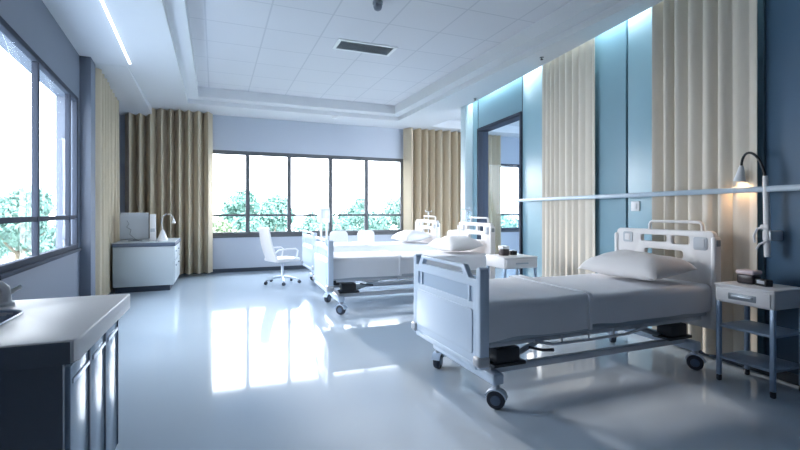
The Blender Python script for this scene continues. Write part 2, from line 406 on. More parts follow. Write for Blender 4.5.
t = thing('wall_rail', 'pale horizontal rail running across the blue partition and curtains', 'rail'); frame_right(t)
rwbox(-.5, 6.03, 1.51, 1.558, -.035, -.020, .004).build('rail_strip', M['rail'], t)
for y in (.2, 2.0, 3.83, 5.9):
    rwbox(y - .02, y + .02, 1.515, 1.55, -.022, WO + .005, .003).build('bracket', M['lmetal'], t)
t = thing('wall_switch', 'small square white call switch on the blue panel', 'switch'); frame_right(t)
rwbox(3.64, 3.76, 1.36, 1.47, WO - .012, WO + .002, .004).build('plate', M['white'], t)
rwbox(3.67, 3.73, 1.385, 1.445, WO - .022, WO - .008, .006).build('button', M['white'], t)

# ------------------------------------------------------------------ beds
def caster(x, y, parent, face, r=.064):
    w = MB(); mx = Matrix.Translation((x, y, r)) @ Matrix.Rotation(face, 4, 'Z') @ Matrix.Rotation(PI / 2, 4, 'X')
    w.lathe([(r * .55, -.026), (r * .93, -.024), (r, -.014), (r, .014), (r * .93, .024), (r * .55, .026)], 24, mx)
    o = w.build('caster', M['rubber'], parent)
    MB().lathe([(r * .5, -.031), (r * .55, -.026), (r * .55, .026), (r * .5, .031)], 20, mx).build('hub', M['hub'], o)
    # fender: arched white shell over the wheel
    f = MB(); c = Matrix.Translation((x, y, r)) @ Matrix.Rotation(face, 4, 'Z')
    t = bmesh.new(); rows = []
    for i in range(11):
        a = math.radians(12 + 150 * i / 10)
        rows.append([t.verts.new((q * math.cos(a), yv, q * math.sin(a))) for q, yv in ((r + .004, -.036), (r + .014, -.036), (r + .014, .036), (r + .004, .036))])
    for A, B_ in zip(rows, rows[1:]):
        for j in range(4): t.faces.new((A[j], A[(j + 1) % 4], B_[(j + 1) % 4], B_[j]))
    t.faces.new(rows[0][::-1]); t.faces.new(rows[-1]); f.add(t, c)
    f.build('fender', M['bed'], o)
    MB().tube([(x, y, r * 2 + .008), (x, y, .20)], .024, 10).build('stem', M['metal'], o)
    return o

def cloth_profile(W, zt, zb, drop_r=.05, n_top=14):
    pts = [(-W / 2, zb)]
    k = 5
    for i in range(1, k): pts.append((-W / 2, zb + (zt - drop_r - zb) * i / k))
    for i in range(6):
        a = PI - PI / 2 * i / 5; pts.append((-W / 2 + drop_r + drop_r * math.cos(a), zt - drop_r + drop_r * math.sin(a)))
    for i in range(1, n_top): pts.append((-W / 2 + drop_r + (W - 2 * drop_r) * i / n_top, zt))
    return pts + [(-y, z) for y, z in pts[:k + 6][::-1]]

def drape(x0, x1, W, zt, zb, seed, amp=.006, thick=.008, skew=0.0, close=True):
    prof = cloth_profile(W, zt, zb); nx = 48; bm = bmesh.new(); rows = []
    for i in range(nx + 1):
        f = i / nx
        row = []
        for j, (y, z) in enumerate(prof):
            x = x0 + (x1 - x0) * f + skew * f * (y / W)
            k = noise.noise(Vector((x * 2.4 + seed, y * 2.2, z * 2))); k2 = noise.noise(Vector((x * 7 + seed, y * 5, z * 3)))
            hang = max(0, (zt - .03 - z) / (zt - zb))
            dy = (math.copysign(1, y) * (amp * 1.6 * hang * (math.sin(x * 19 + seed) * .6 + k2)))
            dz = amp * (1.6 * k + .5 * k2) + (.012 * hang * k)
            sag = 0 if close is False else 0
            row.append(bm.verts.new((x, y + dy, z + dz - sag)))
        rows.append(row)
    for A, B_ in zip(rows, rows[1:]):
        for j in range(len(prof) - 1): bm.faces.new((A[j], A[j + 1], B_[j + 1], B_[j]))
    thicken(bm, thick)
    b = MB(); b.bm.free(); b.bm = bm; return b

def bed(label, loc, rz, L, W, cover_label, pillow_label, idx, rail=False):
    t = thing('hospital_bed', label, 'bed', loc, rz, 'adjustable hospital beds')
    h = W / 2
    # ---- footboard (plane x = 0)
    top = .905; a, c = -.30 * W, .36 * W       # handle span across the width
    out = [(-h, .33), (h, .33), (h, top), (c + .07, top), (c + .01, top + .082), (a - .01, top + .082), (a - .07, top), (-h, top)]
    hole1 = rr(-h + .07, .745, h - .07, .85, .015)[::-1]
    hole2 = [(a + .0, top + .015), (c, top + .015), (c - .025, top + .055), (a + .025, top + .055)][::-1]
    fb = plate([out, hole1, hole2], .022, .008, YZ).build('footboard', M['bed'], t)
    MB().box((-.008, -h + .06, .735), (.010, h - .06, .86)).build('window_panel', M['bedpanel'], fb)
    for y in (-h + .13, h - .13): MB().box((-.02, y - .01, .74), (.02, y + .01, .855), .003).build('window_bar', M['bed'], fb)
    plate([rr(-h + .07, .40, h - .07, .70, .02)], .006, .003, Matrix.Translation((-.024, 0, 0)) @ YZ).build('lower_panel', M['bed'], fb)
    for s_ in (-1, 1):
        plate([rr(s_ * (h - .004) - .028, .31, s_ * (h - .004) + .028, .985, .026)], .036, .010, Matrix.Translation((.012, 0, 0)) @ YZ).build('post', M['bed'], fb)
        o = MB().box((-.045, s_ * (h - .005) - .04, .33), (.05, s_ * (h - .005) + .04, .40), .018, 3).build('corner_bumper', M['inset'] , fb)
    MB().box((-.03, -h + .03, .30), (.03, h - .03, .345), .012).build('lower_rail', M['bed'], fb)
    # ---- headboard (plane x = L)
    zt = 1.185; hb_h = h - .005
    def fy(f): return h - f * W
    def rect(f0, f1, d0, d1, r=.02): return rr(fy(f1), zt - d1, fy(f0), zt - d0, r)
    outl = rr(-hb_h, .34, hb_h, zt, .045, 6)
    holes = [rect(.29, .56, .055, .118, .02), rect(.61, .78, .055, .130, .02), rect(.33, .72, .19, .262, .025)]
    hb = plate([outl] + [q[::-1] for q in holes], .026, .010, Matrix.Translation((L, 0, 0)) @ YZ).build('headboard', M['bedw'], t)
    plate([rect(.09, .20, .035, .14, .018)], .008, .004, Matrix.Translation((L - .026, 0, 0)) @ YZ).build('switch_panel', M['inset'], hb)
    plate([rect(.115, .175, .055, .12, .01)], .006, .003, Matrix.Translation((L - .034, 0, 0)) @ YZ).build('switch_button', M['bedw'], hb)
    plate([rect(.82, .94, .055, .17, .02)], .008, .004, Matrix.Translation((L - .026, 0, 0)) @ YZ).build('control_panel', M['inset'], hb)
    plate([rect(.837, .923, .07, .155, .014)], .004, .002, Matrix.Translation((L - .036, 0, 0)) @ YZ).build('control_screen', M['inset'], hb)
    y0, y1 = fy(.88), fy(.37)
    MB().tube([(L, y0, zt - .02), (L, y0, zt + .045), (L, y0 + .012, zt + .066), (L, y0 + .03, zt + .075), (L, y1 - .03, zt + .075), (L, y1 - .012, zt + .066), (L, y1, zt + .045), (L, y1, zt - .02)], .014, 10).build('push_handle', M['bedw'], hb)
    for s_ in (-1, 1):
        MB().box((L - .045, s_ * hb_h - .022, .34), (L + .04, s_ * hb_h + .022, zt - .05), .018, 3).build('side_edge', M['bedw'], hb)
        MB().box((L - .03, s_ * (hb_h + .02) - .008, zt - .13), (L + .02, s_ * (hb_h + .02) + .008, zt - .075), .006).build('release_button', M['pull'], hb)
    # ---- deck, mattress
    MB().box((.04, -h + .05, .455), (L - .05, h - .05, .505), .012).build('deck', M['metal'], t)
    B = drape(.035, L - .035, W - .05, .725, .50, idx * 3.1 + 1, .006)
    B.box((.05, -h + .045, .505), (L - .05, h - .045, .70), .04, 3)
    B.build('mattress', M['sheet'], t, 60)
    for s_ in (-1, 1):
        MB().box((.10, s_ * (h - .06) - .012, .43), (L - .12, s_ * (h - .06) + .012, .458), .004).build('side_frame', M['lmetal'], t)
    for s_ in (-1, 1):                                     # folded side rails below the mattress edge
        B = MB(); y = s_ * (h - .03)
        B.tube([(.45, y, .442), (.62, y, .405), (1.0, y, .40), (1.35, y, .405), (1.55, y, .438)], .011, 8)
        for x in (.7, .95, 1.2): B.tube([(x, y, .402), (x, y, .46)], .008, 6)
        B.build('folded_rail', M['lmetal'], t)
    # ---- undercarriage
    for s_ in (-1, 1): MB().box((.16, s_ * (h - .16) - .025, .215), (L - .16, s_ * (h - .16) + .025, .265), .008).build('base_rail', M['lmetal'], t)
    for x in (.17, L - .17):
        MB().box((x - .045, -h + .045, .165), (x + .045, h - .045, .245), .018, 3).build('cross_beam', M['bed'], t)
    for x0, x1, xd in ((.33, .78, .28), (L - .38, L - .85, L - .34)):
        for s_ in (-1, 1):
            y = s_ * (h - .20); MB().tube([(x0, y, .275), (x1, y, .44)], .02, 8).build('lift_arm', M['metal'], t)
            y = s_ * (h - .16); B = MB(); B.box((xd - .10, y - .07, .285), (xd + .10, y + .07, .40), .015); B.box((xd - .13, y - .085, .275), (xd + .14, y + .085, .30), .006)
            B.build('actuator', M['dark'], t)
    B = MB(); B.tube([(.42, -h + .05, .40), (.50, -h + .0, .385), (.58, -h - .02, .382)], [.009, .010, .012], 8)
    B.build('lever', M['dark'], t)
    for x, f in ((.165, .75), (L - .165, 1.0)):
        for s_ in (-1, 1): caster(x, s_ * (h - .075), t, f * s_)
    # ---- cover over the foot half, pillow at the head: things of their own
    o = drape(.045, .97 * L / 2.26, W - .022, .741, .485, idx * 5.7, .006, .008, .10).build('bed_cover', M['sheet'], None, 60)
    xe = .97 * L / 2.26
    drape(xe - .075, xe + .004, W - .002, .755, .48, idx * 5.7, .006, .010, .10).build('folded_hem', M['sheet'], o, 60)
    o.location = loc; o.rotation_euler = (0, 0, rz); tag(o, cover_label, 'bed cover', 'white bed covers')
    po = pillow(pillow_label, idx); po.location = Vector(loc) + Matrix.Rotation(rz, 3, 'Z') @ Vector((L - .36, 0.0, .735)); po.rotation_euler = (0, -.10, rz + .02)
    return t

def pillow(label, seed):
    bm = bmesh.new(); n = 28; hx, hy, hz = .28, .42, .112; g = {}
    for side in (1, -1):
        for i in range(n + 1):
            for j in range(n + 1):
                u = -1 + 2 * i / n; v = -1 + 2 * j / n
                edge = i in (0, n) or j in (0, n)
                if side == -1 and edge: g[(side, i, j)] = g[(1, i, j)]; continue
                e = max(0, (1 - abs(u) ** 2.6)) ** .55 * max(0, (1 - abs(v) ** 3.0)) ** .5
                x = hx * u * (1 - .07 * (1 - v * v)) ; y = hy * v * (1 - .05 * (1 - u * u))
                k = noise.noise(Vector((x * 5 + seed * 3, y * 4, side))) * .016 + noise.noise(Vector((x * 14, y * 9 + seed, side * 2))) * .006
                corner = (abs(u) * abs(v)) ** 6
                z = hz + side * (hz * (1.15 if side > 0 else .85) * e) + k * e * 1.5 - .03 * corner
                if side < 0: z = max(z, .012)
                g[(side, i, j)] = bm.verts.new((x, y, z - .0))
    for side in (1, -1):
        for i in range(n):
            for j in range(n):
                q = [g[(side, i, j)], g[(side, i + 1, j)], g[(side, i + 1, j + 1)], g[(side, i, j + 1)]]
                bm.faces.new(q if side > 0 else q[::-1])
    b = MB(); b.bm.free(); b.bm = bm
    return tag(b.build('pillow', M['pillow'], None, 80), label, 'pillow', 'white bed pillows')

bed('near hospital bed with a pale blue footboard beside the nightstand with shelves', (1.62, 3.05, 0), 0, 2.35, 1.02,
    'smooth white cover on the near bed behind its blue footboard', 'plump white pillow in front of the large near headboard', 1)
bed('middle hospital bed standing between the near bed and the window bed', (1.38, 6.22, 0), math.radians(-2), 2.42, 1.02,
    'smooth white cover on the middle hospital bed', 'white pillow on the middle hospital bed beside the small nightstand', 2)
bed('hospital bed closest to the wide window, mostly behind the middle bed', (1.62, 8.45, 0), 0, 2.45, 1.02,
    'white cover on the hospital bed by the wide window', 'white pillow on the hospital bed by the wide window', 3)

# ------------------------------------------------------------------ nightstands
def nightstand(label, loc, rz, wx, wy, front):
    """front 'x': drawer on the -x side; front 'y': drawer on the -y side. origin = centre on the floor"""
    t = thing('nightstand', label, 'nightstand', loc, rz, 'bedside nightstands'); x, y = wx / 2, wy / 2
    MB().box((-x, -y, .635), (x, y, .775), .02, 3).build('drawer_case', M['stand'], t)
    MB().box((-x - .004, -y - .004, .762), (x + .004, y + .004, .782), .009, 3).build('top', M['stand'], t)
    if front == 'x':
        d = MB().box((-x - .010, -y + .022, .65), (-x + .01, y - .022, .752), .008, 3).build('drawer', M['stand'], t)
        B = MB(); B.box((-x - .014, -.10, .672), (-x - .006, .10, .722), .003); B.build('pull_plate', M['pull'], d)
        MB().box((-x - .026, -.075, .69), (-x - .012, .075, .708), .005).build('handle', M['metal'], d)
    else:
        d = MB().box((-x + .022, -y - .010, .65), (x - .022, -y + .01, .752), .008, 3).build('drawer', M['stand'], t)
        MB().box((-.09, -y - .03, .695), (.09, -y - .012, .713), .005).build('handle', M['metal'], d)
    for sx in (-1, 1):
        for sy in (-1, 1):
            l = MB().box((sx * (x - .022) - .016, sy * (y - .022) - .016, .045), (sx * (x - .022) + .016, sy * (y - .022) + .016, .64), .006).build('leg', M['leg'], t)
            MB().lathe([(.012, .0), (.019, .006), (.019, .04), (.012, .05)], 12, Matrix.Translation((sx * (x - .022), sy * (y - .022), 0))).build('foot', M['rubber'], l)
    for z in (.445, .195):
        B = MB(); B.box((-x + .01, -y + .01, z - .012), (x - .01, y - .01, z + .008), .004); B.build('shelf', M['shelf'], t)
    return t
nightstand('near nightstand with a drawer and two open shelves beside the lamp', (3.915, 2.185, 0), math.radians(-2), .38, .43, 'x')
t = thing('storage_jar', 'dark brown jar with pale pink lid on the near nightstand', 'jar', (3.935, 2.27, .782), 0)
MB().box((-.055, -.06, 0), (.055, .06, .075), .012, 3).build('jar_body', M['brown'], t)
MB().box((-.062, -.068, .073), (.062, .068, .106), .014, 3).build('lid', M['pink'], t)
t = thing('table_clock', 'small dark table clock with pale face beside the lidded jar', 'clock', (3.90, 2.145, .782), math.radians(-20))
MB().box((-.03, -.052, 0), (.03, .052, .05), .006).build('clock_body', M['black'], t)
MB().box((-.034, -.040, .018), (-.029, .028, .042), .001).build('clock_face', M['lmetal'], t)
nightstand('small white nightstand between the middle bed and the partition', (3.58, 4.90, 0), math.radians(-2), .50, .44, 'y')
t = thing('storage_jar', 'dark jar with white lid on the small nightstand', 'jar', (3.50, 4.95, .782), 0)
MB().box((-.05, -.05, 0), (.05, .05, .085), .01, 3).build('jar_body', M['brown'], t)
MB().box((-.055, -.055, .084), (.055, .055, .125), .01, 3).build('lid', M['white'], t)
t = thing('small_box', 'little dark box beside the white lidded jar', 'box', (3.66, 4.98, .782), 0)
MB().box((-.045, -.04, 0), (.045, .04, .05), .006).build('box_body', M['black'], t)
MB().box((-.047, -.042, .049), (.047, .042, .06), .004).build('lid', M['pull'], t)

# ------------------------------------------------------------------ reading lamp on the deep blue panel
t = thing('wall_lamp', 'white reading lamp with black gooseneck on the deep blue panel', 'lamp'); frame_right(t)
yl = s_of(2.225)
B = MB(); B.tube([(-.02, yl, .99), (-.02, yl, 1.10), (-.018, yl + .004, 1.30), (-.018, yl + .01, 1.52), (-.02, yl + .016, 1.64)], [.022, .024, .024, .022, .018], 14)
B.build('arm_tube', M['white'], t)
neck = [(-.02, yl + .016, 1.63)] + [(-.02 - .03 * math.sin(PI * i / 14), yl + .02 + (.19 - .0) * (1 - math.cos(PI * (i / 14) * .92)) / 2, 1.64 + .20 * math.sin(PI * .86 * (i / 14))) for i in range(1, 15)]
MB().tube(neck, .010, 10).build('gooseneck', M['black'], t)
e = Vector(neck[-1])
MB().lathe([(.012, .02), (.02, .0), (.03, -.05), (.045, -.11), (.047, -.115), (.043, -.112), (.027, -.05), (.015, -.004)], 18, Matrix.Translation(e) @ Matrix.Rotation(.12, 4, 'X')).build('lamp_shade', M['white'], t)
MB().lathe([(.004, -.03), (.018, -.045), (.022, -.065), (.016, -.085), (.004, -.09)], 12, Matrix.Translation(e)).build('bulb', M['bulb'], t)
B = MB(); B.box((-.03, yl - .035, 1.12), (WO - .002, yl + .035, 1.20), .01); B.build('wall_bracket', M['lmetal'], t)
B = MB(); B.tube([(-.045, yl, 1.23), (-.06, yl + .05, 1.215), (-.06, yl + .075, 1.16), (-.055, yl + .07, 1.10)], .009, 8); B.tube([(-.05, yl - .02, 1.12), (-.065, yl + .03, 1.09), (-.06, yl + .055, 1.05)], .008, 8)
B.box((-.055, yl - .03, 1.21), (-.02, yl + .035, 1.25), .008)
B.build('clamp', M['white'], t)

# ------------------------------------------------------------------ near counter with sink
xw = xl(2.4) + .02
t = thing('base_cabinet', 'dark sided base cabinet with three blue grey doors', 'cabinet', (0, 0, 0))
cx1, cy0, cy1 = -.50, 1.955, 2.86
MB().box((-1.40, cy0, .0), (cx1 - .012, cy1, .80), .003).build('carcass', M['carcass'], t)
MB().box((-1.40, cy0 - .02, .0), (cx1, cy0 + .003, .81), .003).build('end_panel', M['slate'], t)
dw = (cy1 - cy0 - .02) / 3
for i in range(3):
    a = cy0 + .015 + i * dw
    d = MB().box((cx1 - .012, a + .012, .09), (cx1 + .012, a + dw - .016, .785), .004).build('door', M['door'], t)
    MB().box((cx1 + .010, a + .03, .715), (cx1 + .018, a + dw - .034, .735), .005).build('handle', M['steel'], d)
    MB().box((cx1 + .010, a + dw - .036, .10), (cx1 + .017, a + dw - .019, .775), .002).build('edge_trim', M['edge'], d)
t = thing('countertop', 'thick white countertop with a sink above the dark sided cabinet', 'countertop', (0, 0, 0))
# slab with a basin opening, front corner rounded
outl = [(-1.40, 1.90), (-.49, 1.90), (-.462, 1.912), (-.45, 1.94), (-.435, 2.88), (-1.445, 2.88)]
sink = rr(-1.30, 2.12, -.80, 2.56, .10)[::-1]
plate([outl, sink], .042, .008, Matrix.Translation((0, 0, .858))).build('slab', M['worktop'], t)
MB().box((-1.42, 1.8935, .818), (-.468, 1.901, .896), .002).build('edge_shade', M['slate'], t)  # dark strip paints the shade onto the near edge of the white slab
B = MB()
bs = bmesh.new(); r0 = rr(-1.315, 2.105, -.785, 2.575, .11); lv = [(1.0, .903), (.985, .908), (.95, .903), (.90, .80), (.80, .745), (.3, .735)]
cxy = (-1.05, 2.34); rings = [[bs.verts.new((cxy[0] + (x - cxy[0]) * k, cxy[1] + (y - cxy[1]) * k, z)) for x, y in r0] for k, z in lv]
for A, B2 in zip(rings, rings[1:]):
    for j in range(len(r0)): bs.faces.new((A[j], A[(j + 1) % len(r0)], B2[(j + 1) % len(r0)], B2[j]))
bs.faces.new(rings[-1]); thicken(bs, .004)
B.add(bs); B.build('sink_basin', M['steel'], t)
t = thing('faucet', 'curved white faucet rising behind the sink', 'faucet', (-.93, 2.72, .90), 0)
MB().lathe([(.035, 0), (.035, .012), (.024, .022), (.022, .05)], 16).build('base', M['white'], t)
pts = [(0, 0, .03), (0, 0, .07)] + [(-.045 + .045 * math.cos(a), -.07 * (1 - math.cos(a)) / 2, .075 + .045 * math.sin(a)) for a in [PI * i / 8 for i in range(9)]]
MB().tube([(0, 0, .02), (0, 0, .06), (0.0, -.01, .085), (-.012, -.025, .103), (-.04, -.045, .110), (-.10, -.09, .108), (-.13, -.11, .098), (-.14, -.118, .075)], .021, 12).build('spout', M['white'], t)
MB().tube([(.01, .01, .06), (.05, .03, .085)], [.012, .008], 10).build('lever', M['white'], t)

# ------------------------------------------------------------------ far white cabinet and what stands on it
t = thing('storage_cabinet', 'white storage cabinet with dark edged top before the beige curtain', 'cabinet', (0, 0, 0))
X0, X1, Y0, Y1 = -1.56, -.66, 8.66, 9.95
MB().box((X0, Y0, .10), (X1, Y1, .765), .006).build('body', M['cab'], t)
MB().box((X0 + .03, Y0 + .06, 0), (X1 - .06, Y1 - .03, .10)).build('plinth', M['carcass'], t)
tp = MB().box((X0 - .01, Y0 - .03, .765), (X1 + .03, Y1 + .01, .83), .006).build('top_edge', M['edge'], t)
MB().box((X0 - .005, Y0 - .022, .828), (X1 + .022, Y1 + .005, .84), .004).build('top_surface', M['cab'], tp)
for i in range(2):
    a = Y0 + .03 + i * (Y1 - Y0 - .04) / 2; c = a + (Y1 - Y0 - .06) / 2
    for z0, z1 in ((.12, .50), (.515, .75)):
        d = MB().box((X1 - .01, a, z0), (X1 + .014, c, z1), .004).build('drawer', M['cab'], t)
        MB().box((X1 + .012, (a + c) / 2 - .09, z1 - .10), (X1 + .032, (a + c) / 2 + .09, z1 - .075), .005).build('handle', M['steel'], d)
t = thing('computer_monitor', 'grey computer monitor on the white storage cabinet', 'monitor', (-1.30, 9.1, .84), math.radians(8))
MB().box((-.23, -.02, .03), (.21, .02, .50), .012, 3).build('casing', M['screen'], t)
MB().box((.208, -.022, .04), (.222, .024, .49), .004).build('side_edge', M['black'], t)
MB().box((-.11, -.07, 0), (.11, .10, .014), .006).build('foot', M['pull'], t)
MB().box((-.03, .015, .01), (.03, .045, .30), .008).build('neck', M['pull'], t)
MB().tube([(-.12, -.024, .36), (-.09, -.03, .30), (-.13, -.03, .25), (-.06, -.03, .2), (-.08, -.03, .12), (.0, -.05, .04), (.06, -.07, .012)], .006, 6).build('cable', M['pull'], t)
t = thing('computer_tower', 'slim white upright box standing beside the grey monitor', 'computer', (-1.035, 9.14, .84), math.radians(5))
MB().box((-.04, -.11, 0), (.055, .13, .47), .008).build('case', M['white'], t)
MB().box((-.03, -.114, .16), (.04, -.108, .22), .002).build('vent_panel', M['screen'], t)
t = thing('desk_lamp', 'small white desk lamp with a thin arched arm on the cabinet', 'lamp', (-.865, 9.05, .84), 0)
MB().lathe([(.09, 0), (.09, .015), (.055, .10), (.03, .17), (.012, .2)], 20).build('base', M['white'], t)
MB().tube([(0, 0, .19), (-.015, 0, .33), (.0, 0, .42), (.05, -.01, .475), (.12, -.015, .47), (.165, -.02, .42), (.18, -.02, .37)], .006, 8).build('arm', M['lmetal'], t)
MB().lathe([(.012, .02), (.02, .0), (.035, -.05)], 14, Matrix.Translation((.18, -.02, .36))).build('lamp_shade', M['white'], t)

# ------------------------------------------------------------------ office chair
t = thing('office_chair', 'white swivel office chair with chrome star base and armrests', 'chair', (1.18, 8.75, 0), math.radians(22))
B = MB(); B.lathe([(.035, .09), (.04, .13), (.028, .15), (.026, .40)], 14); B.build('gas_post', M['steel'], t)
for k in range(5):
    a = 2 * PI * k / 5 + .5; c, s_ = math.cos(a), math.sin(a)
    l = MB().tube([(.02 * c, .02 * s_, .125), (.15 * c, .15 * s_, .115), (.31 * c, .31 * s_, .075)], [.024, .019, .014], 8).build('star_leg', M['steel'], t)
    w = MB(); w.lathe([(.018, -.022), (.03, -.02), (.03, .02), (.018, .022)], 14, Matrix.Translation((.32 * c, .32 * s_, .031)) @ Matrix.Rotation(a + .6, 4, 'Z') @ Matrix.Rotation(PI / 2, 4, 'X'))
    w.tube([(.315 * c, .315 * s_, .05), (.315 * c, .315 * s_, .08)], .008, 8); w.build('caster', M['rubber'], l)
MB().box((-.25, -.25, .42), (.25, .25, .49), .032, 4).build('seat', M['bedw'], t)
MB().box((-.12, -.1, .385), (.12, .1, .425), .012).build('seat_plate', M['metal'], t)
bm = bmesh.new(); rows = []
for i in range(13):
    f = i / 12; z = .45 + .62 * f; hw = .215 * (1 - .18 * f ** 2); x = -.225 - .16 * f - .03 * math.sin(PI * f)
    rows.append([bm.verts.new((x - .05 * (1 - (v * v)), v * hw, z)) for v in [-1 + 2 * j / 10 for j in range(11)]])
for A, B2 in zip(rows, rows[1:]):
    for j in range(10): bm.faces.new((A[j], A[j + 1], B2[j + 1], B2[j]))
thicken(bm, .035)
b = MB(); b.bm.free(); b.bm = bm; b.build('backrest', M['bedw'], t, 60)
for s_ in (-1, 1):
    y = s_ * .27
    MB().tube([(-.27, y * .8, .60), (-.22, y, .655), (-.05, y, .665), (.12, y, .665), (.17, y, .63), (.15, y, .52), (.10, y * .85, .44)], .016, 8).build('armrest', M['white'], t)

def visitor_chair(label, loc, rz):
    t = thing('visitor_chair', label, 'chair', loc, rz, 'pale visitor chairs by the window')
    MB().box((-.22, -.22, .43), (.22, .22, .47), .018, 3).build('seat', M['white'], t)
    plate([rr(-.20, .58, .20, .93, .09, 6)], .014, .006, Matrix.Translation((-.235, 0, 0)) @ Matrix.Rotation(-.0, 4, 'Y') @ YZ).build('backrest', M['white'], t)
    for sx in (-1, 1):
        for sy in (-1, 1):
            top_ = .60 if sx < 0 else .44
            pts = [(sx * .225, sy * .19, .006), (sx * .20, sy * .18, .43)] + ([(-.232, sy * .17, .80)] if sx < 0 else [])
            MB().tube(pts, .012, 8).build('leg', M['steel'], t)
visitor_chair('pale visitor chair under the wide window beside the patient monitor', (2.62, 10.0, 0), math.radians(70))
visitor_chair('pale visitor chair alone under the middle of the wide window', (3.22, 10.15, 0), math.radians(90))
visitor_chair('pale visitor chair standing against the beige curtain near the partition', (5.15, 9.55, 0), math.radians(100))

# patient monitor on a stand behind the window bed
t = thing('patient_monitor', 'white patient monitor on a twin pole stand behind the window bed', 'monitor', (2.10, 9.28, 0), math.radians(15))
MB().box((-.12, -.07, 1.13), (.10, .08, 1.44), .015, 3).build('monitor_case', M['white'], t)
MB().box((-.09, -.076, 1.22), (.07, -.068, 1.40), .003).build('screen', M['lmetal'], t)
for x in (-.07, .06):
    MB().tube([(x, 0, .06), (x, 0, 1.15)], .022, 10).build('pole', M['white'], t)
MB().box((-.24, -.20, .05), (.24, .22, .09), .015).build('base', M['white'], t)
for x in (-.2, .2):
    for y in (-.16, .18):
        MB().lathe([(.02, 0), (.025, .01), (.025, .04), (.015, .052)], 12, Matrix.Translation((x, y, 0))).build('caster', M['rubber'], t)

def iv_pole(label, loc, h, bag):
    t = thing('drip_stand', label, 'drip stand', loc, .3, 'drip stands behind the headboards')
    MB().tube([(0, 0, .07), (0, 0, h)], .013, 10).build('pole', M['lmetal'], t)
    for k in range(5):
        a = 2 * PI * k / 5; c, s_ = math.cos(a), math.sin(a)
        l = MB().tube([(0, 0, .10), (.22 * c, .22 * s_, .05)], .012, 8).build('foot', M['lmetal'], t)
        MB().lathe([(.014, 0), (.022, .008), (.022, .036), (.012, .046)], 10, Matrix.Translation((.22 * c, .22 * s_, 0))).build('caster', M['rubber'], l)
    for k in range(4):
        a = PI / 2 * k; c, s_ = math.cos(a), math.sin(a)
        MB().tube([(0, 0, h - .01), (.05 * c, .05 * s_, h), (.085 * c, .085 * s_, h - .01), (.095 * c, .095 * s_, h + .03)], .007, 6).build('hook', M['lmetal'], t)
    if bag:
        for k in (0, 2):
            a = PI / 2 * k; x, y = .085 * math.cos(a), .085 * math.sin(a)
            o = MB().box((x - .045, y - .014, h - .24), (x + .045, y + .014, h - .03), .013, 3).build('drip_bag', M['clear'], t)
            MB().tube([(x, y, h - .24), (x * .8, y, h - .40), (x * .3, y, h - .55)], .004, 6).build('drip_tube', M['white'], o)
iv_pole('metal drip stand with clear bags in front of the glass opening', (3.98, 6.72, 0), 1.40, True)
iv_pole('bare metal drip stand behind the window bed headboard', (4.35, 8.95, 0), 1.36, False)

# ------------------------------------------------------------------ outdoors
GZ = -3.2
g = MB().box((-60, -30, GZ - .3), (70, 90, GZ)).build('ground', M['grass']); struct(g, 'grassy ground outside the windows', 'ground')
def crown_mesh(seed, w, h, n, ls):
    rnd = random.Random(seed); bm = bmesh.new(); cl = []
    for i in range(13):
        a = rnd.uniform(0, 2 * PI); q = rnd.uniform(.1, .95); zz = rnd.random()
        rad = w * (.25 + .75 * math.sin(PI * min(1, .2 + zz * .75)))
        cl.append((Vector((rad * q * .7 * math.cos(a), rad * q * .7 * math.sin(a), h * zz)), rnd.uniform(.32, .55) * w))
    for i in range(n):
        c, r = rnd.choice(cl)
        d = Vector((rnd.gauss(0, 1), rnd.gauss(0, 1), rnd.gauss(0, 1))).normalized(); p = c + d * r * rnd.uniform(.55, 1.05)
        nrm = (d + Vector((rnd.gauss(0, .6), rnd.gauss(0, .6), rnd.gauss(0, .6) + .3))).normalized(); a = nrm.orthogonal().normalized(); b_ = nrm.cross(a)
        th = rnd.uniform(0, 2 * PI); a, b_ = a * math.cos(th) + b_ * math.sin(th), b_ * math.cos(th) - a * math.sin(th); s_ = ls * rnd.uniform(.6, 1.3)
        v = [bm.verts.new(p + x) for x in (-a * s_, b_ * s_ * .45 + nrm * s_ * .1, a * s_, -b_ * s_ * .45 + nrm * s_ * .1)]
        bm.faces.new(v)
    me = bpy.data.meshes.new('foliage'); bm.to_mesh(me); bm.free(); return me
def trunk_mesh(seed, h, r):
    rnd = random.Random(seed); b = MB()
    b.tube([(0, 0, -.2), (.03, .02, h * .4), (-.02, .05, h * .75), (.02, 0, h * 1.05)], [r, r * .8, r * .55, r * .25], 8)
    for i in range(5):
        a = rnd.uniform(0, 2 * PI); z = h * rnd.uniform(.5, .85); l = rnd.uniform(.5, .9)
        b.tube([(0, 0, z), (l * .5 * math.cos(a), l * .5 * math.sin(a), z + l * .4), (l * math.cos(a), l * math.sin(a), z + l * .9)], [r * .4, r * .28, r * .12], 6)
    me = bpy.data.meshes.new('trunk'); b.bm.to_mesh(me); b.bm.free(); return me
crowns = [crown_mesh(11, 1.15, 2.6, 6000, .095), crown_mesh(23, 1.0, 2.2, 5200, .09), crown_mesh(37, 1.3, 2.0, 6000, .095)]
bushes = [crown_mesh(51, 1.2, 1.2, 4500, .09), crown_mesh(63, 1.25, 1.0, 4800, .09)]
trunks = [trunk_mesh(5, 3.6, .13), trunk_mesh(9, 3.4, .11)]
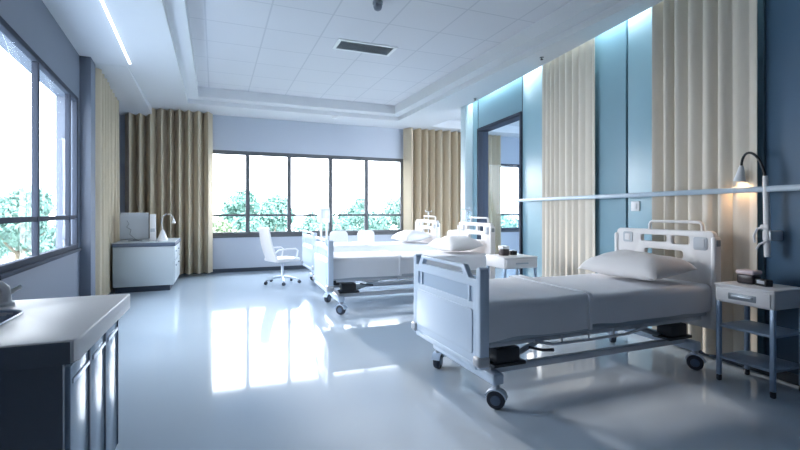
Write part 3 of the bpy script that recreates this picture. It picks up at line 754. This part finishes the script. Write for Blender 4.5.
def tree(label, x, y, top, k, lm, s=1.0, group='garden trees outside'):
    """top: height of the crown's top above the room floor"""
    t = thing('garden_tree', label, 'tree', (x, y, GZ), random.uniform(0, 6), group)
    cm = crowns[k]; H = top - GZ; ch = (2.6, 2.2, 2.0)[k] + .5
    for nm, me, mm, z, sc in (('trunk', trunks[k % 2], M['bark'], 0, (1, 1, (H - ch * s * .55) / 3.7)), ('foliage', cm, lm, H - ch * s, (s, s, s))):
        o = bpy.data.objects.new(nm, me.copy()); C.objects.link(o); o.data.materials.clear(); o.data.materials.append(mm); o.parent = t; o.location = (0, 0, z); o.scale = sc
    return t
def at(px, depth):        # a spot on the ground along a sight line; used only to place the planting
    u = (px - 400) / 451; f = (math.sin(math.radians(22.3)), math.cos(math.radians(22.3)))
    return (depth * (f[0] + u * f[1]), depth * (f[1] - u * f[0]))
TR = [((.95, 18.2), 2.5, 0, 'leafA', 1.0, 'tall teal crowned tree beyond the wide window next to the cabinet curtain'),
      ((2.5, 21.9), 2.45, 2, 'leafA', 1.0, 'round teal tree beyond the second visible pane of the wide window'),
      ((4.35, 18.2), 1.75, 1, 'leafA', .9, 'low teal tree behind the patient monitor outside the wide window'),
      ((6.5, 21.9), 2.5, 1, 'leafA', 1.0, 'narrow teal tree beyond the fourth visible pane of the wide window'),
      ((7.6, 18.2), 2.4, 0, 'leafA', .9, 'tall teal tree beyond the last pane beside the partition end curtain'),
      ((12.4, 18.2), 2.3, 1, 'leafA', 1.05, 'teal tree filling the narrow window beyond the partition'),
      ((-5.9, 18.2), 2.45, 2, 'leafA', 1.0, 'full teal tree beyond the large side window pane'),
      ((-6.3, 21.9), 1.6, 1, 'leafB', 1.0, 'lower green tree beyond the second side window pane')]
for (x, y), top, k, lm, sc_, lab in TR: tree(lab, x, y, top, k, M[lm], sc_)
BU = [((.2, 14.5), 1.12, 0, 'leafC', 'pale green shrub low in the wide window next to the cabinet curtain'),
      ((3.7, 14.5), 1.15, 1, 'leafA', 'teal shrub low in the middle of the wide window'),
      ((7.2, 14.5), 1.12, 0, 'leafC', 'pale green shrub low in the last pane by the partition end curtain'),
      ((11.0, 14.5), 1.1, 1, 'leafA', 'teal shrub low in the narrow window beyond the partition'),
      ((-3.3, 14.5), 1.1, 1, 'leafA', 'teal shrub low in the second side window pane'),
      *[((x, 25.6), 1.35, 1, 'leafA', 'teal shrub in the rear row behind all the garden trees') for x in (-9.2, -5.6, -2.0, 1.6, 5.2, 8.8, 12.4, 16.0)],
      ((-6.8, 14.5), 1.1, 0, 'leafC', 'pale green shrub low in the large side window pane')]
for (x, y), top, k, lm, lab in BU:
    t = thing('garden_shrub', lab, 'shrub', (x, y, GZ), random.uniform(0, 6), 'shrubs of the rear garden row' if 'rear row' in lab else 'garden shrubs outside')
    H = top - GZ; hh = (1.2, 1.0)[k] + .5
    for nm, me, mm, z, sc in (('stem', trunks[k], M['bark'], 0, (.8, .8, (H - .8) / 3.7)), ('foliage', bushes[k], M[lm], H - hh * 1.1, (1.1, 1.1, 1.1))):
        o = bpy.data.objects.new(nm, me.copy()); C.objects.link(o); o.data.materials.clear(); o.data.materials.append(mm); o.parent = t; o.location = (0, 0, z); o.scale = sc

# ------------------------------------------------------------------ light
w = bpy.data.worlds.new('world'); S.world = w; w.use_nodes = True; nt = w.node_tree
bg = nt.nodes['Background']; bg.inputs['Strength'].default_value = 9.0
tc = nt.nodes.new('ShaderNodeTexCoord'); sx = nt.nodes.new('ShaderNodeSeparateXYZ'); rp_ = nt.nodes.new('ShaderNodeValToRGB')
nt.links.new(tc.outputs['Generated'], sx.inputs[0]); nt.links.new(sx.outputs['Z'], rp_.inputs[0]); nt.links.new(rp_.outputs[0], bg.inputs['Color'])
cr = rp_.color_ramp; cr.elements[0].position = 0; cr.elements[0].color = (.95, .96, 1.0, 1); cr.elements[1].position = .6; cr.elements[1].color = (.82, .90, 1.0, 1)

def light(name, kind, loc, rot, energy, col, **kw):
    l = bpy.data.lights.new(name, kind); l.energy = energy; l.color = col
    for k, v in kw.items(): setattr(l, k, v)
    o = bpy.data.objects.new(name, l); C.objects.link(o); o.location = loc; o.rotation_euler = rot; return o
def portal(name, loc, rot, sx_, sy_):
    o = light(name, 'AREA', loc, rot, 1, (1, 1, 1), shape='RECTANGLE', size=sx_, size_y=sy_); o.data.cycles.is_portal = True; return o
portal('window_portal', (2.1, YF + .14, 1.77), (-PI / 2, 0, 0), 6.7, 1.9)
portal('window_portal', (8.2, YF + .14, 1.77), (-PI / 2, 0, 0), 1.6, 1.9)
sm = (w0 + w1) / 2
portal('window_portal', (-1.735 - .14 - math.sin(LW) * sm, 7.63 + math.cos(LW) * sm, 1.88), (0, -PI / 2, LW), 2.0, 2.9)
# sun, low and warm through the wide end window
d = Vector((.07, -1, -.26)).normalized()
light('sun', 'SUN', (3, 30, 9), d.to_track_quat('-Z', 'Y').to_euler(), 3.6, (1, .87, .78), angle=math.radians(4))
# lamp in the light slot above the partition
ym = 4.6
o = light('cove_lamp', 'AREA', (xr(ym) + .035, ym, ZT - .06), (0, 0, 0), 32, (.80, .96, 1.0), shape='RECTANGLE', size=.05, size_y=6.6)
o.rotation_euler = (Matrix.Rotation(RW, 3, 'Z') @ Matrix.Rotation(-math.radians(14), 3, 'Y')).to_euler()

S.view_settings.view_transform = 'Standard'; S.view_settings.look = 'None'; S.view_settings.gamma = 1; S.view_settings.exposure = 0.70
S.view_settings.use_curve_mapping = False
